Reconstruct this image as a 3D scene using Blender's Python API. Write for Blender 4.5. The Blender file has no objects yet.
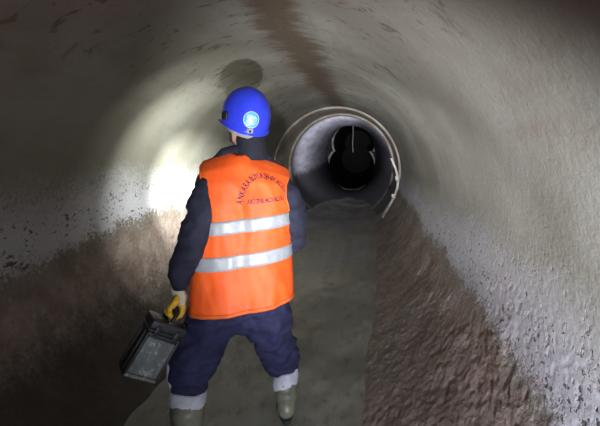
import bpy, bmesh, math, random
import numpy as np
from mathutils import Vector, Matrix

random.seed(4)
scene = bpy.context.scene
COL = scene.collection
PI = math.pi

# ------------------------------------------------------------------ camera
EYE = 1.48            # camera height above the silt floor
FPX = 400.0           # focal length in pixels of a 600 px wide frame
VPX, VPY = 365.0, 145.0   # where the pipe axis direction meets the picture
cam = bpy.data.cameras.new('camera')
cam.sensor_width = 36.0
cam.lens = 36.0 * FPX / 600.0
cam.shift_x = (300 - VPX) / 600.0
cam.shift_y = (VPY - 213) / 600.0
cam.clip_start = 0.02
cam.clip_end = 200
camo = bpy.data.objects.new('camera', cam)
camo.location = (0, 0, EYE)
camo.rotation_euler = (PI / 2, 0, 0)
COL.objects.link(camo)
scene.camera = camo

# ------------------------------------------------------------------ world, lights, exposure
scene.view_settings.view_transform = 'Standard'
scene.view_settings.look = 'None'
scene.view_settings.gamma = 1.0
scene.view_settings.use_curve_mapping = False
scene.view_settings.exposure = 0.0
world = bpy.data.worlds.new('underground')
scene.world = world
world.use_nodes = True
world.node_tree.nodes['Background'].inputs[0].default_value = (0.5, 0.6, 0.8, 1)
world.node_tree.nodes['Background'].inputs[1].default_value = 0.0


def spot(name, loc, target, watts, angle, blend, color, radius):
    l = bpy.data.lights.new(name, 'SPOT')
    l.energy = watts
    l.spot_size = math.radians(angle)
    l.spot_blend = blend
    l.color = color
    l.shadow_soft_size = radius
    o = bpy.data.objects.new(name, l)
    o.location = loc
    d = Vector(target) - Vector(loc)
    o.rotation_euler = d.to_track_quat('-Z', 'Y').to_euler()
    COL.objects.link(o)
    return o


# a colleague's hand torch beside the camera: its wide beam and its narrower core
TORCH = Vector((0.28, -0.70, 0.70))


def heading(az, el):
    az, el = math.radians(az), math.radians(el)
    return TORCH + Vector((math.sin(az) * math.cos(el), math.cos(az) * math.cos(el), math.sin(el))) * 5


spot('torch_wide_beam', TORCH, heading(6, -3), 320, 78, 1.0, (0.82, 0.87, 1.0), 0.06)
spot('torch_core_beam', TORCH + Vector((0.03, 0, 0.02)), heading(-5, 13), 700, 48, 0.95, (0.95, 0.95, 1.0), 0.04)
spot('torch_hot_centre', TORCH + Vector((0.03, 0, 0.02)), heading(-1, 8), 1700, 24, 1.0, (0.95, 0.95, 1.0), 0.04)
# added unseen fill light for the far pipe length, tucked behind the joint lip
spot('lining_fill', (0.625, 9.30, 1.15), (-1.5, 12.0, 2.3), 260, 110, 1.0, (0.88, 0.87, 1.0), 0.02)

# ------------------------------------------------------------------ numpy noise


def _hash(ix, iy, iz, seed):
    n = (ix * 374761393 + iy * 668265263 + iz * 2147483647 + seed * 974711) & 0xffffffff
    n = ((n ^ (n >> 13)) * 1274126177) & 0xffffffff
    n = (n ^ (n >> 16)) & 0xffffffff
    return n.astype(np.float64) / 4294967295.0


def vnoise(p, seed=0):
    p = np.asarray(p, dtype=np.float64)
    i = np.floor(p).astype(np.int64)
    f = p - i
    f = f * f * f * (f * (f * 6 - 15) + 10)
    out = 0
    for dx in (0, 1):
        wx = f[..., 0] if dx else 1 - f[..., 0]
        for dy in (0, 1):
            wy = f[..., 1] if dy else 1 - f[..., 1]
            for dz in (0, 1):
                wz = f[..., 2] if dz else 1 - f[..., 2]
                out = out + wx * wy * wz * _hash(i[..., 0] + dx, i[..., 1] + dy, i[..., 2] + dz, seed)
    return out * 2 - 1


def fbm(p, octaves=4, seed=0, gain=0.5):
    p = np.asarray(p, dtype=np.float64)
    a, s, out = 1.0, 1.0, 0
    for k in range(octaves):
        out = out + a * vnoise(p * s + 17.3 * k, seed + k)
        a *= gain
        s *= 2.03
    return out


def sstep(a, b, x):
    t = np.clip((x - a) / (b - a), 0, 1)
    return t * t * (3 - 2 * t)


# ------------------------------------------------------------------ materials
class NT:
    """tiny builder for shader node trees"""

    def __init__(self, name):
        self.m = bpy.data.materials.new(name)
        self.m.use_nodes = True
        self.t = self.m.node_tree
        self.b = self.t.nodes['Principled BSDF']

    def n(self, typ, **kw):
        o = self.t.nodes.new(typ)
        for k, v in kw.items():
            setattr(o, k, v)
        return o

    def put(self, sock, v):
        if v is None:
            return
        if isinstance(v, bpy.types.NodeSocket):
            self.t.links.new(v, sock)
        else:
            if isinstance(v, (tuple, list)) and len(v) == 3 and sock.type == 'RGBA':
                v = (*v, 1)
            sock.default_value = v

    def math(self, op, a, b=0.0, c=None, clamp=False):
        o = self.n('ShaderNodeMath', operation=op, use_clamp=clamp)
        self.put(o.inputs[0], a)
        self.put(o.inputs[1], b)
        if c is not None:
            self.put(o.inputs[2], c)
        return o.outputs[0]

    def step(self, x, a, b):
        o = self.n('ShaderNodeMapRange', interpolation_type='SMOOTHSTEP')
        self.put(o.inputs[0], x)
        self.put(o.inputs[1], a)
        self.put(o.inputs[2], b)
        return o.outputs[0]

    def mix(self, f, a, b):
        o = self.n('ShaderNodeMix', data_type='RGBA')
        self.put(o.inputs[0], f)
        self.put(o.inputs[6], a)
        self.put(o.inputs[7], b)
        return o.outputs[2]

    def noise(self, vec, scale, detail=4, rough=0.55, dist=0.0):
        o = self.n('ShaderNodeTexNoise')
        if vec is not None:
            self.put(o.inputs['Vector'], vec)
        o.inputs['Scale'].default_value = scale
        o.inputs['Detail'].default_value = detail
        o.inputs['Roughness'].default_value = rough
        o.inputs['Distortion'].default_value = dist
        return o.outputs[0]

    def voro(self, vec, scale, feature='F1', rand=1.0):
        o = self.n('ShaderNodeTexVoronoi', feature=feature)
        self.put(o.inputs['Vector'], vec)
        o.inputs['Scale'].default_value = scale
        o.inputs['Randomness'].default_value = rand
        return o.outputs['Distance']

    def pos(self):
        return self.n('ShaderNodeNewGeometry').outputs['Position']

    def obj(self):
        return self.n('ShaderNodeTexCoord').outputs['Object']

    def xyz(self, v):
        o = self.n('ShaderNodeSeparateXYZ')
        self.put(o.inputs[0], v)
        return o.outputs

    def mapv(self, v, scale=(1, 1, 1), rot=(0, 0, 0), loc=(0, 0, 0)):
        o = self.n('ShaderNodeMapping')
        self.put(o.inputs[0], v)
        o.inputs['Scale'].default_value = scale
        o.inputs['Rotation'].default_value = rot
        o.inputs['Location'].default_value = loc
        return o.outputs[0]

    def bump(self, h, strength=0.3, dist=0.01, prev=None):
        o = self.n('ShaderNodeBump')
        o.inputs['Strength'].default_value = strength
        o.inputs['Distance'].default_value = dist
        self.put(o.inputs['Height'], h)
        if prev is not None:
            self.put(o.inputs['Normal'], prev)
        return o.outputs[0]

    def out(self, color=None, rough=None, normal=None, **kw):
        self.put(self.b.inputs['Base Color'], color)
        self.put(self.b.inputs['Roughness'], rough)
        self.put(self.b.inputs['Normal'], normal)
        for k, v in kw.items():
            self.put(self.b.inputs[k.replace('_', ' ')], v)
        return self.m


AX, AZ, RAD = -0.53, 1.0, 1.2    # pipe axis (X, Z) and radius


def mat_pipe():
    g = NT('stained_concrete')
    p = g.pos()
    x, y, z = g.xyz(p)
    big = g.noise(p, 1.3, 4)
    mid = g.noise(p, 6.0, 5, 0.6)
    fine = g.noise(p, 45.0, 5, 0.65)
    along = g.noise(g.mapv(p, (4.0, 0.7, 4.0)), 2.2, 5, 0.6)        # streaks along the pipe
    # upper concrete: grey-olive with paler and browner clouds
    c = g.mix(g.step(big, 0.38, 0.66), (0.250, 0.242, 0.195), (0.335, 0.328, 0.280))
    c = g.mix(g.math('MULTIPLY', g.step(along, 0.5, 0.72), 0.45), c, (0.24, 0.20, 0.150))
    c = g.mix(g.math('MULTIPLY', g.step(fine, 0.5, 0.8), 0.35), c, (0.17, 0.155, 0.125))
    # white mineral bloom above the water line, peppered with pits
    ln = g.math('ADD', g.math('MULTIPLY', g.math('SUBTRACT', mid, 0.5), 0.16),
                g.math('MULTIPLY', g.math('SUBTRACT', big, 0.5), 0.30))
    ln2 = g.math('ADD', ln, g.math('MULTIPLY', g.math('SUBTRACT', fine, 0.5), 0.30))
    lvl = g.math('ADD', 0.755, g.math('MULTIPLY', g.math('ADD', x, 0.53), -0.105))
    h = g.math('SUBTRACT', g.math('ADD', z, ln2), lvl)              # height above the water line
    bloom = g.math('MULTIPLY', g.step(h, -0.03, 0.03), g.math('SUBTRACT', 1.0, g.step(h, 0.08, 0.48)))
    c = g.mix(g.math('MULTIPLY', bloom, 0.8), c, (0.64, 0.64, 0.70))
    pn = g.noise(g.mapv(p, (1.0, 0.75, 1.0)), 52.0, 3, 0.5, 0.4)
    pits = g.math('MULTIPLY', g.step(pn, 0.565, 0.64), g.step(g.noise(p, 8.0, 4, 0.6), 0.42, 0.58))
    pits = g.math('MULTIPLY', pits, g.math('ADD', g.math('MULTIPLY', bloom, 0.85), 0.05))
    c = g.mix(pits, c, (0.075, 0.06, 0.05))
    # below the water line: brown crust
    crust = g.mix(g.step(mid, 0.35, 0.68), (0.260, 0.198, 0.165), (0.400, 0.325, 0.285))
    crust = g.mix(g.step(g.noise(p, 22.0, 5, 0.65), 0.52, 0.74), crust, (0.45, 0.39, 0.36))
    crust = g.mix(g.math('MULTIPLY', g.step(g.noise(p, 3.3, 4), 0.46, 0.68), 0.5), crust, (0.20, 0.148, 0.105))
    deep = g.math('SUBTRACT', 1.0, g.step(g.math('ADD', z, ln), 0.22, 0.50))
    # the left foot of the pipe darkens to near black
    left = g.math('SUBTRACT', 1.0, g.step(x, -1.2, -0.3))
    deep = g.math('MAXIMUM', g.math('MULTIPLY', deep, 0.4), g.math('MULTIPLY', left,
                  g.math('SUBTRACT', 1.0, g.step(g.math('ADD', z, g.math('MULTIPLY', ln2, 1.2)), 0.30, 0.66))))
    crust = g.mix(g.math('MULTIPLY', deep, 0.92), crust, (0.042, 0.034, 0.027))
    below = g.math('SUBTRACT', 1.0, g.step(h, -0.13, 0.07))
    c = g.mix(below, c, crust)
    # brown seepage along the crown and scattered smears
    cr = g.math('ABSOLUTE', g.math('ADD', g.math('ADD', x, 0.50),
                                   g.math('MULTIPLY', g.math('SUBTRACT', g.noise(g.mapv(p, (2.0, 1.4, 1.0)), 1.5, 4), 0.5), 0.22)))
    feather = g.noise(g.mapv(p, (2.6, 6.0, 2.6), (0, 0, 0.5)), 2.0, 6, 0.7)
    cr = g.math('ADD', cr, g.math('MULTIPLY', g.math('SUBTRACT', feather, 0.5), 0.36))
    crown = g.math('MULTIPLY', g.math('SUBTRACT', 1.0, g.step(cr, 0.05, 0.24)), g.step(z, 1.9, 2.05))
    sm = g.step(g.noise(g.mapv(p, (3.0, 5.5, 3.0), (0, 0, 0.7)), 2.0, 5, 0.7, 0.6), 0.57, 0.63)
    sm = g.math('MULTIPLY', sm, g.step(z, 1.75, 2.0))
    crown = g.math('MAXIMUM', crown, g.math('MULTIPLY', sm, 0.75))
    crown = g.math('MULTIPLY', crown, g.math('ADD', 0.60, g.math('MULTIPLY', fine, 0.6), None, True))
    c = g.mix(crown, c, (0.115, 0.078, 0.046))
    # relief
    nb = g.bump(fine, 0.35, 0.006)
    nb = g.bump(g.math('MULTIPLY', g.noise(p, 34.0, 6, 0.7), g.math('ADD', 0.05, below)), 0.55, 0.018, nb)
    fl = g.voro(g.mapv(p, (1.0, 0.8, 1.0)), 30.0, 'F1')
    nb = g.bump(g.math('MULTIPLY', g.math('ADD', fl, g.noise(p, 80.0, 4, 0.6)), below), 0.5, 0.014, nb)
    nb = g.bump(g.math('MULTIPLY', pits, -1.0), 0.6, 0.01, nb)
    rough = g.math('SUBTRACT', 0.82, g.math('MULTIPLY', below, g.math('MULTIPLY', mid, 0.42)))
    return g.out(c, rough, nb)


def mat_collar():
    g = NT('joint_concrete')
    p = g.pos()
    x, y, z = g.xyz(p)
    a = g.noise(p, 3.0, 5, 0.6)
    b = g.noise(g.mapv(p, (1, 4, 1)), 8.0, 5, 0.6)
    c = g.mix(g.step(a, 0.4, 0.62), (0.33, 0.27, 0.20), (0.46, 0.43, 0.38))
    c = g.mix(g.math('MULTIPLY', g.step(b, 0.5, 0.7), 0.5), c, (0.20, 0.15, 0.10))
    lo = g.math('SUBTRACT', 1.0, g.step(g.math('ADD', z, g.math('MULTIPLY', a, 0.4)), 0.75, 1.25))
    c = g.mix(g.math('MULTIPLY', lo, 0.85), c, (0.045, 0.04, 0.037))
    return g.out(c, 0.75, g.bump(b, 0.4, 0.02))


def mat_lining():
    g = NT('lining_concrete')
    p = g.pos()
    x, y, z = g.xyz(p)
    a = g.noise(g.mapv(p, (3, 0.35, 3)), 2.2, 5, 0.6)
    b = g.noise(p, 7.0, 5, 0.6)
    c = g.mix(g.step(a, 0.35, 0.65), (0.34, 0.34, 0.38), (0.52, 0.52, 0.56))
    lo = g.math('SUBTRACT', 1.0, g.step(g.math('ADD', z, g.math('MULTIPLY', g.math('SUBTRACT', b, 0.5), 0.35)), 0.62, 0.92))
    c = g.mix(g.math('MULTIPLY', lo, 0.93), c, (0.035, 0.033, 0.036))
    # shade painted in: the right flank is darkened up to the crown
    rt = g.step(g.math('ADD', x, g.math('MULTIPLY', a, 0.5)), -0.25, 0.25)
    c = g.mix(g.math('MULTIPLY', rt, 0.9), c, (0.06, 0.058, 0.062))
    return g.out(c, 0.6, g.bump(b, 0.3, 0.02))


def mat_floor():
    g = NT('wet_silt')
    p = g.pos()
    a = g.noise(p, 1.6, 5, 0.6)
    b = g.noise(g.mapv(p, (2.0, 1.0, 1.0)), 9.0, 6, 0.65)
    f = g.noise(p, 60.0, 4, 0.6)
    c = g.mix(g.step(a, 0.36, 0.64), (0.170, 0.166, 0.140), (0.250, 0.242, 0.195))
    c = g.mix(g.math('MULTIPLY', g.step(b, 0.52, 0.72), 0.6), c, (0.075, 0.058, 0.038))
    c = g.mix(g.math('MULTIPLY', g.step(f, 0.60, 0.78), 0.5), c, (0.26, 0.24, 0.19))
    wet = g.step(a, 0.42, 0.62)
    rough = g.math('ADD', 0.36, g.math('MULTIPLY', wet, 0.34))
    nb = g.bump(b, 0.35, 0.02)
    nb = g.bump(f, 0.3, 0.005, nb)
    return g.out(c, rough, nb)


def mat_fabric(name, col, col2, scale=14.0, rough=0.85, weave=420.0, dirt=None, sheen=0.0):
    g = NT(name)
    p = g.obj()
    a = g.noise(p, scale, 5, 0.6)
    w = g.noise(p, weave, 2, 0.5)
    c = g.mix(g.step(a, 0.36, 0.66), col, col2)
    if dirt:
        d = g.noise(p, 6.0, 6, 0.7)
        c = g.mix(g.math('MULTIPLY', g.step(d, 0.56, 0.72), 0.55), c, dirt)
    nb = g.bump(w, 0.25, 0.002)
    nb = g.bump(g.noise(p, 30.0, 3, 0.5), 0.25, 0.006, nb)
    return g.out(c, rough, nb, Sheen_Weight=sheen)


def mat_plain(name, col, rough=0.5, metal=0.0, var=0.12, scale=20.0, bump=0.1, **kw):
    g = NT(name)
    p = g.obj()
    a = g.noise(p, scale, 4, 0.6)
    lo = tuple(v * (1 - var) for v in col)
    hi = tuple(min(1, v * (1 + var)) for v in col)
    c = g.mix(g.step(a, 0.35, 0.65), lo, hi)
    return g.out(c, rough, g.bump(a, bump, 0.004), Metallic=metal, **kw)


def mat_case():
    g = NT('painted_case')
    p = g.obj()
    a = g.noise(p, 16.0, 5, 0.65)
    c = g.mix(g.step(a, 0.4, 0.65), (0.022, 0.023, 0.024), (0.040, 0.042, 0.042))
    sc = g.step(g.noise(p, 55.0, 5, 0.7), 0.62, 0.72)
    c = g.mix(g.math('MULTIPLY', sc, 0.6), c, (0.17, 0.17, 0.16))
    return g.out(c, 0.42, g.bump(a, 0.15, 0.004))


def mat_panel():
    g = NT('splashed_panel')
    p = g.obj()
    a = g.noise(p, 12.0, 4, 0.6)
    c = g.mix(g.step(a, 0.4, 0.65), (0.13, 0.15, 0.15), (0.19, 0.21, 0.205))
    sp = g.step(g.noise(g.mapv(p, (1, 1, 0.55)), 42.0, 5, 0.7, 0.8), 0.53, 0.59)
    sp = g.math('MULTIPLY', sp, g.step(g.noise(p, 9.0, 3), 0.46, 0.60))
    c = g.mix(sp, c, (0.48, 0.50, 0.47))
    return g.out(c, 0.45, g.bump(a, 0.1, 0.003))


M = {
    'pipe': mat_pipe(), 'collar': mat_collar(), 'lining': mat_lining(), 'floor': mat_floor(),
    'navy': mat_fabric('navy_cloth', (0.006, 0.007, 0.014), (0.011, 0.013, 0.024), dirt=(0.02, 0.02, 0.03)),
    'sleeve': mat_fabric('navy_jacket', (0.008, 0.009, 0.022), (0.015, 0.017, 0.038), dirt=(0.05, 0.05, 0.09)),
    'trouser': mat_fabric('navy_trousers', (0.010, 0.011, 0.044), (0.019, 0.020, 0.070), dirt=(0.06, 0.06, 0.12)),
    'orange': mat_fabric('orange_vest_cloth', (0.84, 0.098, 0.010), (0.92, 0.130, 0.016), 9.0, 0.62, 500.0, dirt=(0.78, 0.12, 0.02)),
    'reflect': mat_plain('silver_reflective_tape', (0.36, 0.38, 0.40), 0.5, 0.15, 0.08, 30.0, 0.15),
    'binding': mat_plain('orange_binding', (0.80, 0.13, 0.015), 0.7),
    'print': mat_plain('maroon_print', (0.060, 0.008, 0.035), 0.6, 0, 0.2, 60.0, 0.0),
    'helmet': mat_plain('blue_helmet_plastic', (0.030, 0.050, 0.62), 0.30, 0, 0.08, 12.0, 0.03),
    'emblem_blue': mat_plain('sky_blue_print', (0.045, 0.33, 0.60), 0.35, 0, 0.05),
    'white_print': mat_plain('white_print', (0.55, 0.66, 0.70), 0.4, 0, 0.03),
    'greycloth': mat_fabric('grey_headband', (0.26, 0.26, 0.26), (0.36, 0.36, 0.36), 25.0),
    'black': mat_plain('black_rubber', (0.014, 0.014, 0.015), 0.55),
    'steel': mat_plain('dull_steel', (0.46, 0.45, 0.43), 0.55, 0.2, 0.25, 15.0, 0.3),
    'skin': mat_plain('skin', (0.50, 0.29, 0.20), 0.55, 0, 0.08, 30.0, 0.1),
    'hair': mat_plain('dark_hair', (0.014, 0.011, 0.010), 0.6, 0, 0.3, 90.0, 0.6),
    'glove_cream': mat_fabric('cream_knit', (0.52, 0.49, 0.36), (0.66, 0.63, 0.50), 40.0, 0.9, 300.0, dirt=(0.30, 0.27, 0.16)),
    'glove_yellow': mat_plain('yellow_rubber_coating', (0.78, 0.45, 0.03), 0.5, 0, 0.2, 40.0, 0.3),
    'boot': mat_plain('grey_green_rubber', (0.150, 0.150, 0.105), 0.42, 0, 0.25, 9.0, 0.2),
    'sole': mat_plain('dark_sole_rubber', (0.03, 0.03, 0.027), 0.7),
    'sock': mat_fabric('white_lining', (0.40, 0.40, 0.45), (0.55, 0.55, 0.60), 18.0),
    'case': mat_case(), 'panel': mat_panel(),
    'rim': mat_plain('limescale_rim', (0.66, 0.63, 0.60), 0.7, 0, 0.35, 4.0, 0.5),
    'bulkhead': mat_plain('shade_black_concrete', (0.022, 0.021, 0.021), 0.7, 0, 0.35, 2.0, 0.5),  # near-black colour stands in for the unlit dark at the far portal
    'eyewhite': mat_plain('eye_white', (0.75, 0.74, 0.72), 0.2),
    'iris': mat_plain('dark_iris', (0.05, 0.03, 0.02), 0.15),
    'lips': mat_plain('lip_skin', (0.40, 0.16, 0.13), 0.5),
}
_lens = NT('lit_lamp_lens')
_lens.out((0.9, 0.95, 1.0), 0.2, None)
_lens.b.inputs['Emission Color'].default_value = (0.9, 0.95, 1, 1)
_lens.b.inputs['Emission Strength'].default_value = 12.0
M['lens'] = _lens.m


# ------------------------------------------------------------------ objects helpers
def wloc(o):
    v = Vector((0, 0, 0))
    while o is not None:
        v += o.location
        o = o.parent
    return v


def link(name, me, mat=None, parent=None, smooth=True):
    """link a mesh given in world coordinates, hung under its parent"""
    o = bpy.data.objects.new(name, me)
    if mat is not None:
        me.materials.clear()
        me.materials.append(M[mat] if isinstance(mat, str) else mat)
    if parent is not None:
        me.transform(Matrix.Translation(-wloc(parent)))
        o.parent = parent
    if smooth:
        me.polygons.foreach_set('use_smooth', [True] * len(me.polygons))
    COL.objects.link(o)
    return o


def mesh(verts, faces):
    me = bpy.data.meshes.new('mesh')
    me.from_pydata([tuple(v) for v in verts], [], faces)
    me.update()
    return me


def empty(name, loc):
    o = bpy.data.objects.new(name, None)
    o.location = loc
    o.empty_display_size = 0.1
    COL.objects.link(o)
    return o


def tag(o, label=None, cat=None, kind=None, group=None):
    if label:
        o['label'] = label
    if cat:
        o['category'] = cat
    if kind:
        o['kind'] = kind
    if group:
        o['group'] = group
    return o


class Soup:
    """collects closed shapes as raw vertices and faces"""

    def __init__(self):
        self.v, self.f = [], []

    def add(self, verts, faces):
        k = len(self.v)
        self.v += [tuple(v) for v in verts]
        self.f += [tuple(i + k for i in f) for f in faces]
        return self

    def loft(self, rings, cap=True, closed=True):
        n = len(rings[0])
        k = len(self.v)
        for r in rings:
            self.v += [tuple(p) for p in r]
        for i in range(len(rings) - 1):
            for j in range(n if closed else n - 1):
                a, b = k + i * n + j, k + i * n + (j + 1) % n
                self.f.append((a, b, b + n, a + n))
        if cap:
            self.f.append(tuple(k + j for j in reversed(range(n))))
            self.f.append(tuple(k + (len(rings) - 1) * n + j for j in range(n)))
        return self

    def tube(self, pts, radii, n=14, flat=1.0, side=None, caps=True):
        """round (or flattened) tube through points; rounded ends"""
        pts = [Vector(p) for p in pts]
        if not isinstance(radii, (list, tuple)):
            radii = [radii] * len(pts)
        radii = list(radii)
        if caps:
            d0 = (pts[0] - pts[1]).normalized()
            d1 = (pts[-1] - pts[-2]).normalized()
            pts = [pts[0] + d0 * radii[0] * 0.95, pts[0] + d0 * radii[0] * 0.7] + pts + [pts[-1] + d1 * radii[-1] * 0.7, pts[-1] + d1 * radii[-1] * 0.95]
            radii = [radii[0] * 0.3, radii[0] * 0.72] + radii + [radii[-1] * 0.72, radii[-1] * 0.3]
        rings = []
        u = Vector(side) if side is not None else Vector((1, 0.13, 0.07))
        for i, p in enumerate(pts):
            t = (pts[min(i + 1, len(pts) - 1)] - pts[max(i - 1, 0)]).normalized()
            u = (u - t * u.dot(t)).normalized()
            w = t.cross(u)
            rings.append([p + (u * math.cos(2 * PI * j / n) + w * flat * math.sin(2 * PI * j / n)) * radii[i] for j in range(n)])
        return self.loft(rings)

    def ball(self, c, rx, ry=None, rz=None, rot=None, n=16, m=10):
        ry = ry or rx
        rz = rz or rx
        c = Vector(c)
        rings = []
        for i in range(m + 1):
            e = -PI / 2 + PI * (0.04 + 0.92 * i / m)
            r = []
            for j in range(n):
                a = 2 * PI * j / n
                q = Vector((rx * math.cos(e) * math.cos(a), ry * math.cos(e) * math.sin(a), rz * math.sin(e)))
                if rot is not None:
                    q = rot @ q
                r.append(c + q)
            rings.append(r)
        return self.loft(rings)

    def box(self, c, ax, ay, az, bevel=0.0):
        """box with half-axis vectors; bevelled by the bmesh in link step"""
        c, ax, ay, az = Vector(c), Vector(ax), Vector(ay), Vector(az)
        vs = [c + sx * ax + sy * ay + sz * az for sx in (-1, 1) for sy in (-1, 1) for sz in (-1, 1)]
        self.add(vs, [(0, 1, 3, 2), (4, 6, 7, 5), (0, 4, 5, 1), (2, 3, 7, 6), (0, 2, 6, 4), (1, 5, 7, 3)])
        return self

    def mesh(self):
        me = mesh(self.v, self.f)
        bm = bmesh.new()
        bm.from_mesh(me)
        bmesh.ops.recalc_face_normals(bm, faces=bm.faces)
        bm.to_mesh(me)
        bm.free()
        return me

    def bevelled(self, w=0.005, seg=2):
        me = self.mesh()
        bm = bmesh.new()
        bm.from_mesh(me)
        bmesh.ops.bevel(bm, geom=list(bm.edges), offset=w, segments=seg, affect='EDGES', profile=0.5)
        bm.to_mesh(me)
        bm.free()
        return me

    def skinned(self, voxel=0.01, smooth=6, factor=0.5):
        """fuse everything into one continuous surface"""
        tmp = bpy.data.objects.new('tmp', self.mesh())
        COL.objects.link(tmp)
        r = tmp.modifiers.new('r', 'REMESH')
        r.mode = 'VOXEL'
        r.voxel_size = voxel
        s = tmp.modifiers.new('s', 'SMOOTH')
        s.iterations = smooth
        s.factor = factor
        dg = bpy.context.evaluated_depsgraph_get()
        dg.update()
        me = bpy.data.meshes.new_from_object(tmp.evaluated_get(dg))
        bpy.data.objects.remove(tmp)
        return me


def get_co(me):
    a = np.empty(len(me.vertices) * 3)
    me.vertices.foreach_get('co', a)
    return a.reshape(-1, 3)


def get_no(me):
    a = np.empty(len(me.vertices) * 3)
    me.vertex_normals.foreach_get('vector', a)
    return a.reshape(-1, 3)


def set_co(me, co):
    me.vertices.foreach_set('co', np.ascontiguousarray(co).ravel())
    me.update()


def wrinkle(me, fn):
    co, no = get_co(me), get_no(me)
    set_co(me, co + no * fn(co)[:, None])
    return me


def crop(me, keep):
    """drop faces whose centre fails keep()"""
    bm = bmesh.new()
    bm.from_mesh(me)
    dead = [f for f in bm.faces if not keep(f.calc_center_median())]
    bmesh.ops.delete(bm, geom=dead, context='FACES')
    bm.to_mesh(me)
    bm.free()
    return me


def px(u, v, Y):
    """point at depth Y seen at pixel (u, v) of the photograph"""
    return Vector(((u - VPX) / FPX * Y, Y, EYE - (v - VPY) / FPX * Y))


# ------------------------------------------------------------------ the pipe
def floor_z(Y):
    return np.interp(Y, [-4, 1.5, 3, 6.0, 7.5, 9, 11, 14, 19, 30], [-0.03, -0.01, 0.02, 0.09, 0.075, 0.02, -0.07, -0.22, -0.66, -0.9])


def pipe_surface(Y, A):
    """A: angle from the crown, positive to the right; returns displaced points"""
    sx, cz = np.sin(A), np.cos(A)
    P = np.stack([AX + RAD * sx, Y, AZ + RAD * cz], -1)
    lvl = 0.70 - 0.085 * (P[..., 0] + 0.53) + 0.13 * fbm(P * np.array([2.5, 1.6, 2.5]), 4, 3)
    low = sstep(0.05, -0.12, P[..., 2] - lvl)
    deep = sstep(0.55, -0.1, P[..., 2])
    right = sstep(-0.3, 0.1, P[..., 0])
    n1 = fbm(P * 5.0, 4, 11)
    ridg = 1 - np.abs(fbm(P * np.array([22.0, 14.0, 27.0]) + 0.6 * n1[..., None], 4, 21)) * 1.4
    flake = fbm(P * 26.0, 2, 31)
    d = 0.0012 * fbm(P * 2.0, 2, 5) + 0.0003 * fbm(P * 30, 2, 9)
    d = d + low * (0.006 + 0.006 * n1 + (0.002 + 0.006 * right) * 0.4 * np.clip(ridg, -0.3, 1) ** 2 + (0.0015 + 0.0025 * right) * flake)
    d = d + right * deep * 0.085
    # pits just above the water line
    band = sstep(-0.05, 0.03, P[..., 2] - lvl) * sstep(0.42, 0.08, P[..., 2] - lvl)
    pit = sstep(0.25, 0.6, fbm(P * 40.0, 2, 41))
    d = d - band * pit * 0.0015
    r = RAD - d
    return np.stack([AX + r * sx, Y, AZ + r * cz], -1)


ys = np.concatenate([np.linspace(-3.0, 0.5, 40), np.linspace(0.5, 1.0, 25)[1:], np.arange(1.01, 3.6, 0.0085),
                     np.arange(3.62, 5.2, 0.025), np.linspace(5.2, 7.5, 50)])
aa = np.concatenate([np.linspace(-2.75, -1.25, 130), np.linspace(-1.25, 1.1, 130)[1:], np.linspace(1.1, 2.75, 280)[1:]])
YY, AA = np.meshgrid(ys, aa, indexing='ij')
GP = pipe_surface(YY, AA)
du = np.gradient(GP, axis=1)
dv = np.gradient(GP, axis=0)
GN = np.cross(dv, du)
GN /= np.linalg.norm(GN, axis=-1, keepdims=True)
mid_in = np.stack([AX - GP[..., 0], 0 * YY, AZ - GP[..., 2]], -1)
GN *= np.sign((GN * mid_in).sum(-1, keepdims=True))


def pipe_piece(name, a0, a1, label, extra=None):
    j0, j1 = np.searchsorted(aa, a0), np.searchsorted(aa, a1)
    j1 = min(j1, len(aa) - 1)
    P, N = GP[:, j0:j1 + 1], GN[:, j0:j1 + 1]
    ny, na = P.shape[:2]
    idx = np.arange(ny * na).reshape(ny, na)
    F = np.stack([idx[:-1, :-1], idx[1:, :-1], idx[1:, 1:], idx[:-1, 1:]], -1).reshape(-1, 4)
    me = bpy.data.meshes.new('mesh')
    me.vertices.add(ny * na)
    me.vertices.foreach_set('co', P.reshape(-1))
    me.loops.add(F.size)
    me.loops.foreach_set('vertex_index', F.reshape(-1).astype(np.int32))
    me.polygons.add(len(F))
    me.polygons.foreach_set('loop_start', np.arange(0, F.size, 4, dtype=np.int32))
    me.update(calc_edges=True)
    me.validate()
    o = link(name, me, 'pipe')
    me.normals_split_custom_set_from_vertices([tuple(n) for n in N.reshape(-1, 3)])
    tag(o, label, None, 'structure')
    return o


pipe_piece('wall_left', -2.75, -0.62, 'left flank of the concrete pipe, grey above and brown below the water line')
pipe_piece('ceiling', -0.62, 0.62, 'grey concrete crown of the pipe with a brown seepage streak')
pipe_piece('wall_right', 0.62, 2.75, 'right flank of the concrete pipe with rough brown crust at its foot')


def ring_surface(sections, n=96):
    """sections: (Y, cx, cz, rx, rz) lofted as an open tube"""
    s = Soup()
    s.loft([[(cx + rx * math.sin(2 * PI * j / n), Y, cz + rz * math.cos(2 * PI * j / n)) for j in range(n)]
            for (Y, cx, cz, rx, rz) in sections], cap=False)
    return s


# joint collar: the lip of the next pipe length, then its inner lining
col = ring_surface([(7.50, AX, AZ, 1.36, 1.36), (7.50, AX, AZ, 1.185, 1.185), (7.52, AX, AZ, 1.165, 1.165),
                    (7.60, AX, AZ, 1.160, 1.160), (7.62, AX, AZ, 1.195, 1.195), (9.00, AX, AZ, 1.19, 1.19),
                    (9.00, AX, AZ, 1.15, 1.15), (9.03, AX, AZ, 1.138, 1.138), (9.16, AX, AZ, 1.138, 1.138), (9.18, AX, AZ, 1.20, 1.20)])
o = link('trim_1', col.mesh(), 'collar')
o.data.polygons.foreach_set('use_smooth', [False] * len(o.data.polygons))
tag(o, 'pale concrete joint collar ringing the pipe beyond the worker', None, 'structure')

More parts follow.
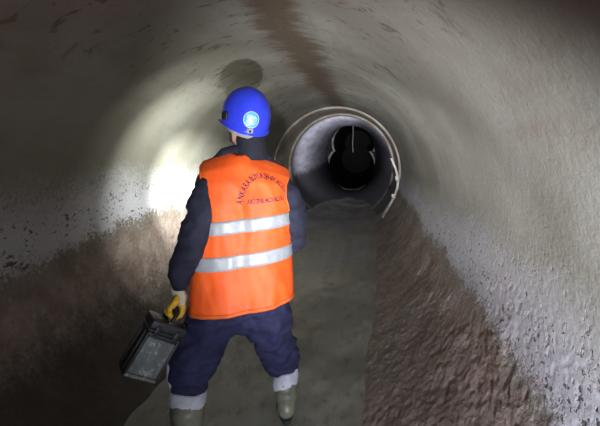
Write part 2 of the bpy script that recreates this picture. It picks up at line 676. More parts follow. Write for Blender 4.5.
lin = ring_surface([(9.15, AX, AZ, 1.20, 1.20), (10.5, AX, AZ, 1.17, 1.17), (12.5, AX, AZ, 1.12, 1.12), (14.0, AX, AZ - 0.01, 1.12, 1.16),
                    (15.5, AX - 0.01, AZ - 0.04, 1.12, 1.28), (17.0, AX - 0.03, AZ - 0.07, 1.11, 1.42),
                    (19.0, AX - 0.10, AZ - 0.10, 1.10, 1.62)])
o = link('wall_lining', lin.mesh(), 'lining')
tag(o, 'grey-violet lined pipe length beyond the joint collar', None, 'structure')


# far portal: two overlapping round openings, pinched where they meet
def portal_outline(grow=0.0, n=40):
    Y = 19.0
    up, lo = px(354, 143, Y), px(351.5, 166.5, Y)
    ru, rl = 20.5 / FPX * Y + grow, 23.0 / FPX * Y + grow
    zc = px(0, 151.5, Y).z
    pts = []
    a0 = math.acos(max(-1, min(1, (zc - up.z) / ru)))
    for j in range(n + 1):
        a = -a0 + 2 * a0 * j / n
        pts.append((up.x + ru * math.sin(a), up.z + ru * math.cos(a)))
    b0 = math.acos(max(-1, min(1, (zc - lo.z) / rl)))
    for j in range(n + 1):
        a = b0 + (2 * PI - 2 * b0) * j / n
        pts.append((lo.x + rl * math.sin(a), lo.z + rl * math.cos(a)))
    return pts


po, pi_ = portal_outline(0.0), portal_outline(0.16)
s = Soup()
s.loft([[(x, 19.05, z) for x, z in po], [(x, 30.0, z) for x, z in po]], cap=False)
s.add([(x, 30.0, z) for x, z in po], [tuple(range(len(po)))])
tag(link('wall_beyond', s.mesh(), 'bulkhead', smooth=False), 'pipe continuing behind the far portal, coloured black as if unlit', None, 'structure')
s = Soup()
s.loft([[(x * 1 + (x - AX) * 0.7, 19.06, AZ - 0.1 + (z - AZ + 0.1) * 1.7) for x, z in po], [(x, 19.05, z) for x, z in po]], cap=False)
tag(link('wall_end', s.mesh(), 'bulkhead', smooth=False), 'bulkhead around the far portal, coloured dark for shade', None, 'structure')
s = Soup()
s.loft([[(x, 19.06, z) for x, z in portal_outline(0.10)], [(x, 18.93, z) for x, z in portal_outline(0.08)],
        [(x, 18.92, z) for x, z in po], [(x, 19.2, z) for x, z in portal_outline(-0.015)]], cap=False)
tag(link('trim_2', s.mesh(), 'rim', smooth=False), 'thin limescaled rim of the far portal', None, 'structure')
# silt floor
fy = np.concatenate([np.linspace(-2.9, 1.4, 30), np.arange(1.42, 4.2, 0.03), np.linspace(4.2, 19.0, 120)])
fs = np.linspace(-1, 1, 70)
fv = []
for Y in fy:
    z0 = float(floor_z(Y))
    half = math.sqrt(max(0.09, 1.23 ** 2 - (AZ - z0) ** 2)) + 0.02 if Y < 14 else 0.9
    for q in fs:
        fv.append((AX + q * half, Y, z0))
fv = np.array(fv)
fv[:, 2] += 0.014 * fbm(fv * np.array([2.2, 1.5, 0]), 3, 51) + 0.006 * fbm(fv * np.array([11, 8, 0]), 3, 61) \
    + 0.03 * sstep(0.25, 0.6, np.abs(fv[:, 0] - AX)) ** 2
nf = len(fs)
ff = [(i * nf + j, i * nf + j + 1, (i + 1) * nf + j + 1, (i + 1) * nf + j) for i in range(len(fy) - 1) for j in range(nf - 1)]
tag(link('floor', mesh(fv, ff), 'floor'), 'wet grey-brown silt floor of the pipe', None, 'structure')

# loose steel sealing band peeling off the collar on the right
root = empty('sealing_band', px(396, 190, 7.42))


def band_path():
    pts = []
    for u, v, Y in ((391, 158, 7.42), (395.3, 168, 7.40), (397.8, 178, 7.36), (397.3, 187, 7.32), (394.3, 196, 7.26), (390, 204, 7.2), (386, 210.5, 7.1), (382, 217, 6.95)):
        pts.append(px(u, v, Y))
    return pts


bp = band_path()
rings = []
for i, p in enumerate(bp):
    t = (bp[min(i + 1, len(bp) - 1)] - bp[max(i - 1, 0)]).normalized()
    w = Vector((0, 1, 0))
    nrm = t.cross(w).normalized()
    rings.append([p + nrm * a * 0.020 + w * b * 0.06 for a, b in ((-1, -1), (1, -1), (1, 1), (-1, 1))])
link('band', Soup().loft(rings).bevelled(0.003, 1), 'steel', root, False)
cl = root.children[0]
for k in (2, 4):
    p = bp[k]
    s = Soup()
    s.box(p + Vector((-0.02, -0.055, 0)), (0.03, 0, 0.006), (0, 0.012, 0), (-0.008, 0, 0.045))
    link('clamp', s.bevelled(0.005, 1), 'steel', root, False)
tag(root, 'loose bent metal sealing band hanging off the joint collar', 'metal band')

# thin pale strip hanging in the far portal
root = Soup().tube([px(353, 120, 19.4), px(353.2, 133, 19.4), px(352.6, 143, 19.4), px(353, 152, 19.4)], 0.022, 6)
tag(link('hanging_rope', root.mesh(), 'rim'), 'thin pale rope hanging in the dark far portal', 'rope')

# ------------------------------------------------------------------ the worker
BASE = Vector((-0.645, 2.12, 0.0))
PSI = math.radians(15)
RV = Vector((math.cos(PSI), math.sin(PSI), 0))      # the worker's right
FV = Vector((-math.sin(PSI), math.cos(PSI), 0))     # the way the worker faces
man = empty('person', (BASE.x, BASE.y, 0))
tag(man, 'worker in orange vest, blue helmet and rubber boots walking into the pipe', 'person')


def W(lr, fw, z):
    return BASE + RV * lr + FV * fw + Vector((0, 0, z))


# torso profile: z, half width, half depth, forward shift
TZ = [0.50, 0.58, 0.75, 0.92, 1.08, 1.20, 1.30, 1.38, 1.43, 1.465]
TW = [0.245, 0.248, 0.246, 0.238, 0.240, 0.246, 0.247, 0.240, 0.230, 0.215]
TD = [0.175, 0.182, 0.170, 0.160, 0.158, 0.152, 0.135, 0.105, 0.065, 0.018]
TF = [-0.01, -0.01, 0.00, 0.01, 0.01, 0.01, 0.015, 0.02, 0.025, 0.03]
TS = [0.0, 0.0, 0.0, 0.0, 0.0, 0.03, 0.12, 0.26, 0.38, 0.43]     # shoulder slope
NEXP = 2.5


def torso(z, s, front, grow=0.0):
    """point of the torso surface; s = lateral fraction of the half width"""
    w = np.interp(z, TZ, TW) + grow
    d = np.interp(z, TZ, TD) + grow
    f = np.interp(z, TZ, TF)
    k = np.interp(z, TZ, TS)
    lr = w * s * (1 - (0.10 * sstep(1.2, 1.4, z) if s < 0 else 0))
    dep = d * max(0.0, 1 - abs(s) ** NEXP) ** (1 / NEXP)
    if not front:
        dep = -dep
        dep += 0.012 * math.exp(-(lr / 0.035) ** 2) * sstep(0.75, 0.95, z) * (1 - sstep(1.30, 1.42, z))   # hollow of the spine
    zz = z - k * abs(lr) + 0.045 * lr * (1 - sstep(1.1, 1.4, z)) * 1.6 - 0.07 * lr * sstep(1.2, 1.42, z)
    return W(lr, f + dep, zz)


def torso_ring(z, grow, n=44):
    r = []
    for j in range(n):
        a = 2 * PI * j / n
        c, s_ = math.cos(a), math.sin(a)
        q = math.copysign(abs(s_) ** (2 / NEXP), s_)
        r.append(torso(z, q, c < 0, grow))
    return r


# --- body: one continuous skin from head to ankles
HEADC = W(0.010, 0.045, 1.600)
HPSI = PSI + math.radians(30)           # head turned further to the left
HR = Matrix.Rotation(HPSI, 3, 'Z') @ Matrix.Rotation(math.radians(5), 3, 'X')


def Hd(lr, fw, up):
    return HEADC + HR @ Vector((lr, fw, up))


SH_L, SH_R = W(-0.165, 0.015, 1.29), W(0.165, 0.02, 1.26)
EL_L = px(193.5, 240, 2.02)
WR_L = px(178, 289, 1.955)
EL_R = px(292.5, 240, 2.17)
WR_R = W(0.11, 0.36, 1.12)
HIP_L, HIP_R = W(-0.115, 0, 0.70), W(0.120, 0, 0.70)
KN_L, AN_L = px(196, 360, 2.03), px(188, 425, 1.985)
KN_R, AN_R = px(279, 352, 2.18), px(286.5, 408, 2.17)
AN_L.z, AN_R.z = 0.10, 0.10

b = Soup()
b.loft([torso_ring(z, -0.065) for z in (0.72, 0.75, 0.92, 1.08, 1.20, 1.28)])
b.tube([W(0.02, 0.03, 1.30), W(0.02, 0.03, 1.42), Hd(0, -0.01, -0.10)], [0.075, 0.062, 0.058])
b.ball(Hd(0, -0.008, 0.02), 0.075, 0.094, 0.105, HR)
b.ball(Hd(0, 0.030, -0.058), 0.066, 0.064, 0.074, HR)
b.tube([Hd(-0.045, 0.02, -0.095), Hd(0, 0.072, -0.112), Hd(0.045, 0.02, -0.095)], [0.018, 0.022, 0.018], 10)
b.tube([Hd(0, 0.083, 0.020), Hd(0, 0.100, -0.022), Hd(0, 0.094, -0.034)], [0.009, 0.013, 0.014], 10)      # nose
b.tube([Hd(-0.05, 0.078, 0.024), Hd(0, 0.088, 0.030), Hd(0.05, 0.078, 0.024)], 0.010, 8)                    # brow
b.tube([Hd(-0.020, 0.082, -0.062), Hd(0, 0.090, -0.061), Hd(0.020, 0.082, -0.062)], 0.009, 8)
for sg in (-1, 1):
    b.tube([Hd(sg * 0.074, -0.005, 0.018), Hd(sg * 0.084, -0.018, 0.008), Hd(sg * 0.082, -0.016, -0.018), Hd(sg * 0.074, -0.006, -0.034)],
           [0.010, 0.012, 0.011, 0.009], 8)
for sh, el, wr in ((SH_L, EL_L, WR_L), (SH_R, EL_R, WR_R)):
    b.tube([sh, sh.lerp(el, 0.5), el, el.lerp(wr, 0.4), wr], [0.042, 0.045, 0.040, 0.038, 0.029])
for hp, kn, an in ((HIP_L, KN_L, AN_L), (HIP_R, KN_R, AN_R)):
    b.tube([hp, hp.lerp(kn, 0.5), kn, kn.lerp(an, 0.35), an], [0.080, 0.068, 0.050, 0.045, 0.034])
    b.tube([an, an + FV * 0.06 + Vector((0, 0, -0.045)), an + FV * 0.14 + Vector((0, 0, -0.06))], [0.036, 0.036, 0.026], 10, 1.0)
body = link('body', b.skinned(0.008, 5), 'skin', man)

for sg in (-1, 1):
    e = link('eye', Soup().ball(Hd(sg * 0.031, 0.078, 0.008), 0.0125).mesh(), 'eyewhite', man)
    link('iris', Soup().ball(Hd(sg * 0.032, 0.0885, 0.008), 0.006, 0.003, 0.006, HR).mesh(), 'iris', e)
    link('eyebrow', Soup().tube([Hd(sg * 0.014, 0.097, 0.030), Hd(sg * 0.034, 0.096, 0.036), Hd(sg * 0.052, 0.084, 0.030)], [0.004, 0.005, 0.003], 8).mesh(), 'hair', man)
link('lips', Soup().tube([Hd(-0.022, 0.088, -0.064), Hd(0, 0.099, -0.062), Hd(0.022, 0.088, -0.064)], [0.003, 0.006, 0.003], 8).mesh(), 'lips', man)

# hair: a cap over the back and sides of the skull
hs = Soup().ball(Hd(0, -0.012, 0.015), 0.081, 0.098, 0.108, HR, 28, 22)
hs.ball(Hd(0, -0.052, -0.055), 0.058, 0.042, 0.055, HR, 20, 12)
hm = hs.skinned(0.006, 3)
HRI = HR.inverted()


def hair_keep(c):
    q = HRI @ (c - HEADC)
    return q.y < 0.02 - 0.35 * max(0, -q.z - 0.0) and q.z > -0.105 and not (abs(q.x) > 0.06 and q.z < 0.0 and q.y > -0.03)


hm = crop(hm, hair_keep)
hm = wrinkle(hm, lambda c: 0.0025 * fbm(c * 120, 2, 5))
link('hair', hm, 'hair', man)

# --- jacket
j = Soup()
j.loft([torso_ring(z, -0.018) for z in (0.70, 0.80, 0.92, 1.08, 1.20, 1.30, 1.38)])
ARM_L = [W(-0.160, 0.02, 1.300), px(207.5, 189, 2.03), px(205, 203, 2.0), px(202, 218, 1.985), px(197.5, 232, 1.98), px(191.5, 250, 1.975), px(185.5, 265, 1.985), px(182, 274, 1.965), px(180, 280, 1.958)]
j.tube(ARM_L, [0.066, 0.076, 0.080, 0.081, 0.080, 0.079, 0.073, 0.064, 0.056], 18)
ARM_R = [W(0.160, 0.02, 1.270), px(287, 194, 2.17), px(292.5, 210, 2.165), px(294.3, 228, 2.17), px(293.5, 241, 2.18), W(0.225, 0.14, 1.00), W(0.19, 0.22, 1.04), W(0.14, 0.30, 1.09), W(0.125, 0.335, 1.105)]
j.tube(ARM_R, [0.064, 0.070, 0.072, 0.070, 0.070, 0.068, 0.064, 0.058, 0.050], 18)
# yoke and trapezius up to the collar
j.tube([W(-0.17, 0.025, 1.355), W(-0.09, 0.03, 1.412), W(0.02, 0.035, 1.435), W(0.10, 0.03, 1.395), W(0.17, 0.025, 1.335)], [0.036, 0.056, 0.066, 0.052, 0.036], 14)
j.tube([W(0.015, 0.03, 1.37), W(0.02, 0.035, 1.44), W(0.022, 0.035, 1.475)], [0.092, 0.078, 0.066], 20, caps=False)
jm = j.skinned(0.009, 7)


def jacket_wr(c):
    q = fbm(c * np.array([9, 9, 17.0]), 3, 71)
    arms = sstep(0.19, 0.24, np.abs((c - np.array(BASE)) @ np.array(RV)))
    folds = (1 - np.abs(fbm(c * np.array([7, 7, 16.0]) + 5, 2, 75)) * 2)
    return 0.003 * q + arms * 0.009 * folds - arms * 0.003


wrinkle(jm, jacket_wr)
link('jacket', jm, 'sleeve', man)
# stand collar of the jacket, two soft folds
cs = Soup()
rings = []
for h, r in ((1.40, 0.104), (1.435, 0.094), (1.46, 0.086), (1.485, 0.081), (1.512, 0.080), (1.520, 0.077), (1.51, 0.072), (1.45, 0.072)):
    rings.append([W(0.040 + 0.95 * r * math.sin(2 * PI * q / 36), 0.035 + 1.02 * r * math.cos(2 * PI * q / 36),
                    h - 0.030 * math.cos(2 * PI * q / 36) * (h > 1.44)) for q in range(36)])
cs.loft(rings, cap=False)
cm = wrinkle(cs.mesh(), lambda c: 0.005 * fbm(c * np.array([10, 10, 38.0]), 3, 7))
link('collar', cm, 'navy', man)

# --- trousers
t = Soup()
t.loft([torso_ring(z, -0.020) for z in (0.62, 0.68, 0.76, 0.84)])
t.tube([W(-0.10, -0.01, 0.66), px(213, 320, 2.08), px(206, 335, 2.06), px(199, 350, 2.05), px(193.5, 364, 2.035), px(191, 374, 2.02), px(189.5, 383, 2.01)],
       [0.135, 0.132, 0.124, 0.116, 0.112, 0.106, 0.084], 20)
t.tube([W(0.115, -0.005, 0.66), px(267, 318, 2.14), px(271.5, 330, 2.16), px(276, 342, 2.18), px(280, 352, 2.19), px(282.5, 361, 2.20), px(284.5, 369, 2.205)],
       [0.130, 0.124, 0.112, 0.102, 0.095, 0.086, 0.068], 20)
t.tube([W(-0.08, -0.01, 0.62), W(0.0, -0.01, 0.595), W(0.085, -0.01, 0.615)], [0.115, 0.105, 0.112], 18)
tm = t.skinned(0.010, 6)


def trouser_wr(c):
    z = c[:, 2]
    big = (1 - np.abs(fbm(c * np.array([6, 6, 11.0]), 3, 91)) * 1.8)
    slump = np.sin(z * 130 + 6 * fbm(c * 6, 2, 95)) * sstep(0.48, 0.28, z) * 0.005
    return 0.015 * big - 0.003 + slump + 0.002 * fbm(c * 40, 2, 97)


wrinkle(tm, trouser_wr)
tr = link('trousers', tm, 'trouser', man)
# pale liner showing along the outer seam of the left leg
link('seam_liner', wrinkle(Soup().tube([px(187, 322, 2.0), px(178, 338, 2.0), px(171, 353, 1.99), px(169, 364, 1.985), px(169, 376, 1.985), px(171.5, 387, 1.99)],
                           [0.005, 0.009, 0.010, 0.011, 0.012, 0.012], 10).mesh(), lambda c: 0.003 * fbm(c * 40, 2, 17)), 'sock', tr)

# --- boots with their white turned-down lining
def boot(an, top, tilt, r_top):
    """an: ankle point, top: centre of the shaft's upper end"""
    s = Soup()
    heel = an - FV * 0.012
    foot = FV
    s.tube([top, top.lerp(an, 0.45), an + Vector((0, 0, 0.02))], [r_top, r_top * 0.98, r_top * 0.93], 22)
    z0 = 0.048
    s.tube([Vector((heel.x, heel.y, z0 + 0.012)) - foot * 0.005, Vector((an.x, an.y, z0 + 0.02)) + foot * 0.06,
            Vector((an.x, an.y, z0 + 0.008)) + foot * 0.13, Vector((an.x, an.y, z0 - 0.002)) + foot * 0.19],
           [0.050, 0.050, 0.048, 0.040], 18, 0.95)
    s.tube([an + Vector((0, 0, 0.03)), Vector((an.x, an.y, z0 + 0.02)) + foot * 0.075], [r_top * 0.85, 0.046], 16)
    me = s.skinned(0.007, 5)
    co = get_co(me)
    co[:, 2] = np.maximum(co[:, 2], 0.018)
    set_co(me, co)
    wrinkle(me, lambda c: 0.0014 * np.sin(c[:, 2] * 120 + 3 * fbm(c * 9, 2, 3)) * sstep(0.08, 0.12, c[:, 2]))
    bo = link('boot', me, 'boot', man)
    # sole
    n = 30
    out = []
    for q in range(n):
        a = 2 * PI * q / n
        L = 0.145 * math.cos(a)
        wd = 0.050 * math.sin(a) * (1.0 - 0.14 * math.cos(a) ** 2) * (1.0 if math.cos(a) > -0.2 else 0.86)
        out.append(Vector((an.x, an.y, 0)) + foot * (0.085 + L) + Vector((foot.y, -foot.x, 0)) * wd)
    link('sole', Soup().loft([[p + Vector((0, 0, z)) for p in out] for z in (-0.004, 0.022)]).mesh(), 'sole', bo, False)
    return bo


BT_L, BT_R = px(188, 396, 2.0), px(285.5, 379, 2.18)
b1 = boot(AN_L, BT_L, 0, 0.084)
b2 = boot(AN_R, BT_R, 0, 0.066)


def lining(c, r, lean, h0=-0.012, h1=0.045):
    rings = []
    for h, k in ((h0 - 0.018, 1.10), (h0, 1.13), (h1, 1.10), (h1 + 0.01, 1.0), (h1, 0.90), (h0, 0.88)):
        rings.append([c + Vector((r * k * math.cos(a), r * k * math.sin(a), h + lean * math.cos(a) + 0.005 * math.sin(3 * a)))
                      for a in [2 * PI * q / 32 for q in range(32)]])
    me = Soup().loft(rings, cap=False).mesh()
    return wrinkle(me, lambda c_: 0.003 * fbm(c_ * 30, 2, 13))


link('boot_lining', lining(BT_L, 0.078, -0.014, -0.004, 0.038), 'sock', man)
link('boot_lining', lining(BT_R, 0.060, 0.014, -0.008, 0.042), 'sock', man)

# --- high-visibility vest
AH_Z = [1.06, 1.12, 1.20, 1.30, 1.38, 1.44, 1.465]
AH_F = [1.0, 0.90, 0.82, 0.84, 0.92, 0.985, 0.995]


AH_L = [1.0, 0.88, 0.74, 0.77, 0.90, 0.985, 0.995]      # the left armhole is cut deeper


def vest_edge(z, q=1.0):
    return float(np.interp(z, AH_Z, AH_F if q > 0 else AH_L)) if z > 1.06 else 1.0


def vest_fold(lr, z, front):
    p = np.array([[lr * 11, z * 4.5 + lr * 6, 3.0 if front else 0.0]])
    f = 1 - abs(float(fbm(p, 2, 33)[0])) * 1.6
    hem = float(sstep(1.0, 0.6, z))
    return 0.013 * f + hem * 0.009 * math.sin(lr * 34 + z * 5)


def vest_point(q, z, front=False, off=0.0):
    """q in -1..1 across the panel"""
    s = vest_edge(z, q) * math.sin(q * PI / 2)
    fl = vest_fold(s * 0.24, z, front) * (1 - abs(s) ** 6)
    return torso(z, s, front, 0.010 + fl * 0.6 + off)


zs = list(np.linspace(0.665, 1.06, 40)) + list(np.linspace(1.06, 1.465, 40))[1:]
qs = np.linspace(-1, 1, 61)
vv, vf = [], []
NQ = len(qs)
for front in (False, True):
    for z in zs:
        for q in qs:
            vv.append(vest_point(q, z, front))
k0 = len(zs) * NQ
for fr in (0, 1):
    for i in range(len(zs) - 1):
        for jq in range(NQ - 1):
            a = fr * k0 + i * NQ + jq
            vf.append((a, a + 1, a + 1 + NQ, a + NQ) if not fr else (a, a + NQ, a + 1 + NQ, a + 1))
vm = mesh(vv, vf)
bm = bmesh.new()
bm.from_mesh(vm)
bmesh.ops.remove_doubles(bm, verts=bm.verts, dist=0.0015)
# sew the shoulder seams, leave the neck hole open
NECK = W(0.02, 0.035, 0)
dead = [f for f in bm.faces if f.calc_center_median().z > 1.35 and
        (Vector((f.calc_center_median().x, f.calc_center_median().y, 0)) - NECK).length < 0.088]
bmesh.ops.delete(bm, geom=dead, context='FACES')
bm.to_mesh(vm)
bm.free()
vest = link('safety_vest', vm, 'orange', man)
so = vest.modifiers.new('thickness', 'SOLIDIFY')
so.thickness = 0.005
so.offset = 1.0


def vest_band(name, z0, z1, mat, off, qr=(-1, 1), nq=60, nz=4, front=False):
    v, f = [], []
    for i in range(nz + 1):
        z = z0 + (z1 - z0) * i / nz
        for jq in range(nq + 1):
            v.append(vest_point(qr[0] + (qr[1] - qr[0]) * jq / nq, z, front, off))
    n = nq + 1
    for i in range(nz):
        for jq in range(nq):
            a = i * n + jq
            f.append((a, a + 1, a + 1 + n, a + n) if not front else (a, a + n, a + 1 + n, a + 1))
    o = link(name, mesh(v, f), mat, vest)
    m = o.modifiers.new('thickness', 'SOLIDIFY')
    m.thickness = 0.0015
    m.offset = 1.0
    return o


for (z0, z1) in ((1.048, 1.115), (0.876, 0.943)):
    for fr in (False, True):
        vest_band('reflective_stripe', z0, z1, 'reflect', 0.0065, (-0.995, 0.995), 60, 5, fr)
vest_band('hem_binding', 0.659, 0.676, 'binding', 0.0062, (-1, 1), 60, 2)
# armhole bindings
for sg in (-1, 1):
    pts = [vest_point(sg, z, False, 0.004) for z in np.linspace(1.07, 1.45, 26)]
    link('armhole_binding', Soup().tube(pts, 0.005, 8).mesh(), 'binding', vest)


# printed lettering laid onto the back of the vest
def glyph(ch):
    c = bpy.data.curves.new('glyph', 'FONT')
    c.body = ch
    c.size = 1.0
    c.resolution_u = 3
    c.extrude = 0.0
    c.offset = 0.02
    ob = bpy.data.objects.new('tmp', c)
    COL.objects.link(ob)
    dg = bpy.context.evaluated_depsgraph_get()
    dg.update()
    me = bpy.data.meshes.new_from_object(ob.evaluated_get(dg))
    bpy.data.objects.remove(ob)
    bpy.data.curves.remove(c)
    co = get_co(me)
    fs_ = [tuple(p.vertices) for p in me.polygons]
    bpy.data.meshes.remove(me)
    return co, fs_


def onto_vest(x, z, off):
    """lay flat print coordinates onto the back: x metres across, z height"""
    w = float(np.interp(z, TZ, TW)) + 0.01
    s = max(-0.99, min(0.99, x / w))
    q = math.asin(max(-1, min(1, s / vest_edge(z, s)))) / (PI / 2)
    return vest_point(q, z, False, off)


GL = {}


def lettering(name, text, place, size, squeeze=0.8):
    """place(t) -> (x, z, angle) along the line of writing, t in 0..1"""
    sp = Soup()
    widths = []
    for ch in text:
        if ch not in GL:
            GL[ch] = glyph(ch) if ch != ' ' else (np.zeros((0, 3)), [])
        co = GL[ch][0]
        widths.append((co[:, 0].max() + 0.09) if len(co) else 0.32)
    tot = sum(widths)
    run = 0.0
    for ch, wd in zip(text, widths):
        co, fs_ = GL[ch]
        tc = (run + wd / 2) / tot
        x0, z0, an = place(tc)
        if len(co):
            vs = []
            for p in co:
                lx, lz = (p[0] - wd / 2 + 0.03) * size * squeeze, (p[1] - 0.36) * size
                vs.append(onto_vest(x0 + lx * math.cos(an) - lz * math.sin(an), z0 + lx * math.sin(an) + lz * math.cos(an), 0.0068))
            sp.add(vs, fs_)
        run += wd
    o = link(name, mesh(sp.v, sp.f), 'print', vest, False)
    return o


def arch(tc):
    a = math.radians(76 - 152 * tc)
    rx, rz = 0.128, 0.215
    return 0.108 - rx * math.sin(a), 1.135 + rz * math.cos(a), math.atan2(rz * math.sin(a), rx * math.cos(a)) * 0.9 + 0.04


lettering('lettering', 'ANKARA BÜYÜKŞEHİR BELEDİYESİ', arch, 0.042, 0.62)
lettering('lettering', 'ASKİ GENEL MÜDÜRLÜĞÜ', lambda tc: (0.024 + 0.172 * tc, 1.198 + 0.006 * tc, 0.03), 0.034, 0.55)

# --- helmet
HA, HB, HC = 0.122, 0.146, 0.162
HTILT = Matrix.Rotation(math.radians(9), 3, 'X')       # tipped back
HC0 = Hd(0, -0.004, 0.030)
HM = HR @ HTILT


def Hel(q):
    return HC0 + HM @ Vector(q)


def helmet_pt(a, e, grow=0.0):
    """a: azimuth from the front, e: elevation"""
    ce, se = math.cos(e), math.sin(e)
    ce = ce ** 0.86
    x = (HA + grow) * ce * math.sin(a)
    y = (HB + grow) * ce * math.cos(a)
    z = (HC + grow) * (abs(se) ** 0.96) * (1 if se >= 0 else -1)
    ridge = 0.006 * math.exp(-(x / 0.018) ** 2) * float(sstep(0.35, 0.8, e))
    return (x, y, z + ridge)


def helmet_rim(a):
    return -0.18 - 0.20 * max(0, -math.cos(a)) - 0.02


hv = []
na = 64
el = []
rings = []
for i in range(25):
    r = []
    for q in range(na):
        a = 2 * PI * q / na
        e = helmet_rim(a) + (PI / 2 - 0.02 - helmet_rim(a)) * i / 24
        r.append(Hel(helmet_pt(a, e)))
    rings.append(r)
# turned rim and inner face below it
rim = []
for gk, dz in ((0.007, -0.001), (0.008, -0.006), (0.003, -0.009), (-0.004, -0.006)):
    rim.append([Hel((lambda p: (p[0], p[1], p[2] + dz))(helmet_pt(2 * PI * q / na, helmet_rim(2 * PI * q / na), gk))) for q in range(na)])
inner = [[Hel(helmet_pt(2 * PI * q / na, helmet_rim(2 * PI * q / na) + (PI / 2 - 0.05 - helmet_rim(2 * PI * q / na)) * i / 10, -0.004)) for q in range(na)] for i in range(10, -1, -1)]
hsoup = Soup().loft(inner + rim[::-1] + rings, cap=False)
hsoup.f.append(tuple(range(len(hsoup.v) - na, len(hsoup.v))))
helmet = link('helmet', hsoup.mesh(), 'helmet', man)
# peak at the front
pk = []
for k in range(5):
    r = []
    for q in range(19):
        a = math.radians(-62 + 124 * q / 18)
        p = helmet_pt(a, helmet_rim(a))
        ext = 0.052 * math.cos(a * 1.42) * k / 4
        r.append(Hel((p[0] + math.sin(a) * (ext + 0.003), p[1] + math.cos(a) * (ext + 0.003), p[2] - 0.30 * ext)))
    pk.append(r)
po_ = link('peak', Soup().loft(pk, cap=False, closed=False).mesh(), 'helmet', helmet)
mm = po_.modifiers.new('thickness', 'SOLIDIFY')
mm.thickness = 0.004


# emblem on the back: round sky-blue disc, white ring, wave and small letters
EA, EE = math.radians(180 + 21), 0.07       # azimuth, elevation on the helmet


def emblem_pt(x, y, off):
    a = EA + x / (HB * 0.95)
    e = EE + y / HC * 0.95
    return Hel(helmet_pt(a, e, off))


def disc(r0, r1, off, n=32, m=5):
    s = Soup()
    s.loft([[emblem_pt(-(r0 + (r1 - r0) * i / m) * math.sin(2 * PI * q / n), (r0 + (r1 - r0) * i / m) * math.cos(2 * PI * q / n), off) for q in range(n)] for i in range(m + 1)], cap=False)
    return s


link('emblem', disc(0.0005, 0.043, 0.0016).mesh(), 'emblem_blue', helmet)
s = disc(0.040, 0.0428, 0.0022, 32, 1)
for k in range(3):                                           # white waves across the lower half
    v, f = [], []
    for q in range(15):
        x = -0.030 + 0.060 * q / 14
        lim = math.sqrt(max(0, 0.035 ** 2 - x * x))
        y = -0.004 - 0.010 * k + 0.005 * math.sin(q * 0.75 + k) - x * 0.35
        y = max(-lim, min(lim, y))
        th = 0.0021 - 0.0003 * k
        v += [emblem_pt(x, y - th, 0.0024), emblem_pt(x, y + th, 0.0024)]
    f = [(2 * q, 2 * q + 2, 2 * q + 3, 2 * q + 1) for q in range(14)]
    s.add(v, f)
xo = -0.024
for ch in 'ASKİ':
    if ch not in GL:
        GL[ch] = glyph(ch)
    co, fs_ = GL[ch]
    s.add([emblem_pt(xo + p[0] * 0.019, 0.006 + p[1] * 0.021, 0.0026) for p in co], fs_)
    xo += (co[:, 0].max() + 0.10) * 0.019
link('emblem_print', s.mesh(), 'white_print', helmet, False)
# ratchet bolt below the emblem
s = Soup()
c0 = Hel(helmet_pt(EA, helmet_rim(EA) + 0.12, 0.002))
nrm = (c0 - Hel((0, 0, 0))).normalized()
sd = nrm.cross(Vector((0, 0, 1))).normalized()
upv = sd.cross(nrm)
s.box(c0, sd * 0.016, upv * 0.014, nrm * 0.005)
link('harness_clip', s.bevelled(0.004, 2), 'greycloth', helmet)
link('rivet', Soup().tube([c0 + nrm * 0.004, c0 + nrm * 0.010], 0.006, 12).mesh(), 'black', helmet)
# side slots (accessory mounts)
for sg in (-1, 1):
    a = sg * math.radians(95)
    c1 = Hel(helmet_pt(a, 0.02, 0.006))
    nn = (c1 - Hel((0, 0, 0))).normalized()
    ss = nn.cross(Vector((0, 0, 1))).normalized()
    link('side_mount', Soup().box(c1, ss * 0.022, ss.cross(nn) * 0.020, nn * 0.006).bevelled(0.004, 2), 'black', helmet)
# light grey headband under the shell
rings = []
for zz, gk in ((-0.058, -0.020), (-0.088, -0.026), (-0.090, -0.030), (-0.055, -0.030)):
    rings.append([Hel(((HA + gk) * math.sin(2 * PI * q / 48), (HB + gk - 0.005) * math.cos(2 * PI * q / 48), zz + 0.014 + 0.020 * math.cos(2 * PI * q / 48))) for q in range(48)])
link('headband', Soup().loft(rings, cap=False).mesh(), 'greycloth', helmet)
# chin strap
for sg in (-1, 1):
    pts = [Hd(sg * 0.088, -0.01, 0.020), Hd(sg * 0.084, 0.005, -0.04), Hd(sg * 0.062, 0.035, -0.100), Hd(0, 0.06, -0.140)]
    link('chin_strap', Soup().tube(pts, 0.007, 8, 0.4).mesh(), 'black', helmet)
# head lamp at the front
lc = Hel(helmet_pt(0, 0.12, 0.012))
ld = (HM @ Vector((0, 1, 0.0))).normalized()
lamp = link('headlamp', Soup().tube([lc - ld * 0.012, lc + ld * 0.026], [0.026, 0.027], 20, caps=False).bevelled(0.003, 1), 'black', helmet)
TGT = Vector((-1.70, 4.15, 0.85))
aim = (TGT - lc).normalized()
link('lamp_lens', Soup().tube([lc + ld * 0.0262, lc + ld * 0.029], 0.020, 20, caps=False).mesh(), 'lens', helmet)
spot('headlamp_core', lc + ld * 0.034, TGT, 1100, 42, 1.0, (0.97, 1.0, 0.95), 0.02)
spot('headlamp_halo', lc + ld * 0.034, TGT, 190, 88, 1.0, (0.97, 1.0, 0.95), 0.02)
spot('headlamp_flood', lc + ld * 0.034, TGT + Vector((0.0, 0.0, 0.25)), 18, 130, 1.0, (0.97, 1.0, 0.93), 0.02)


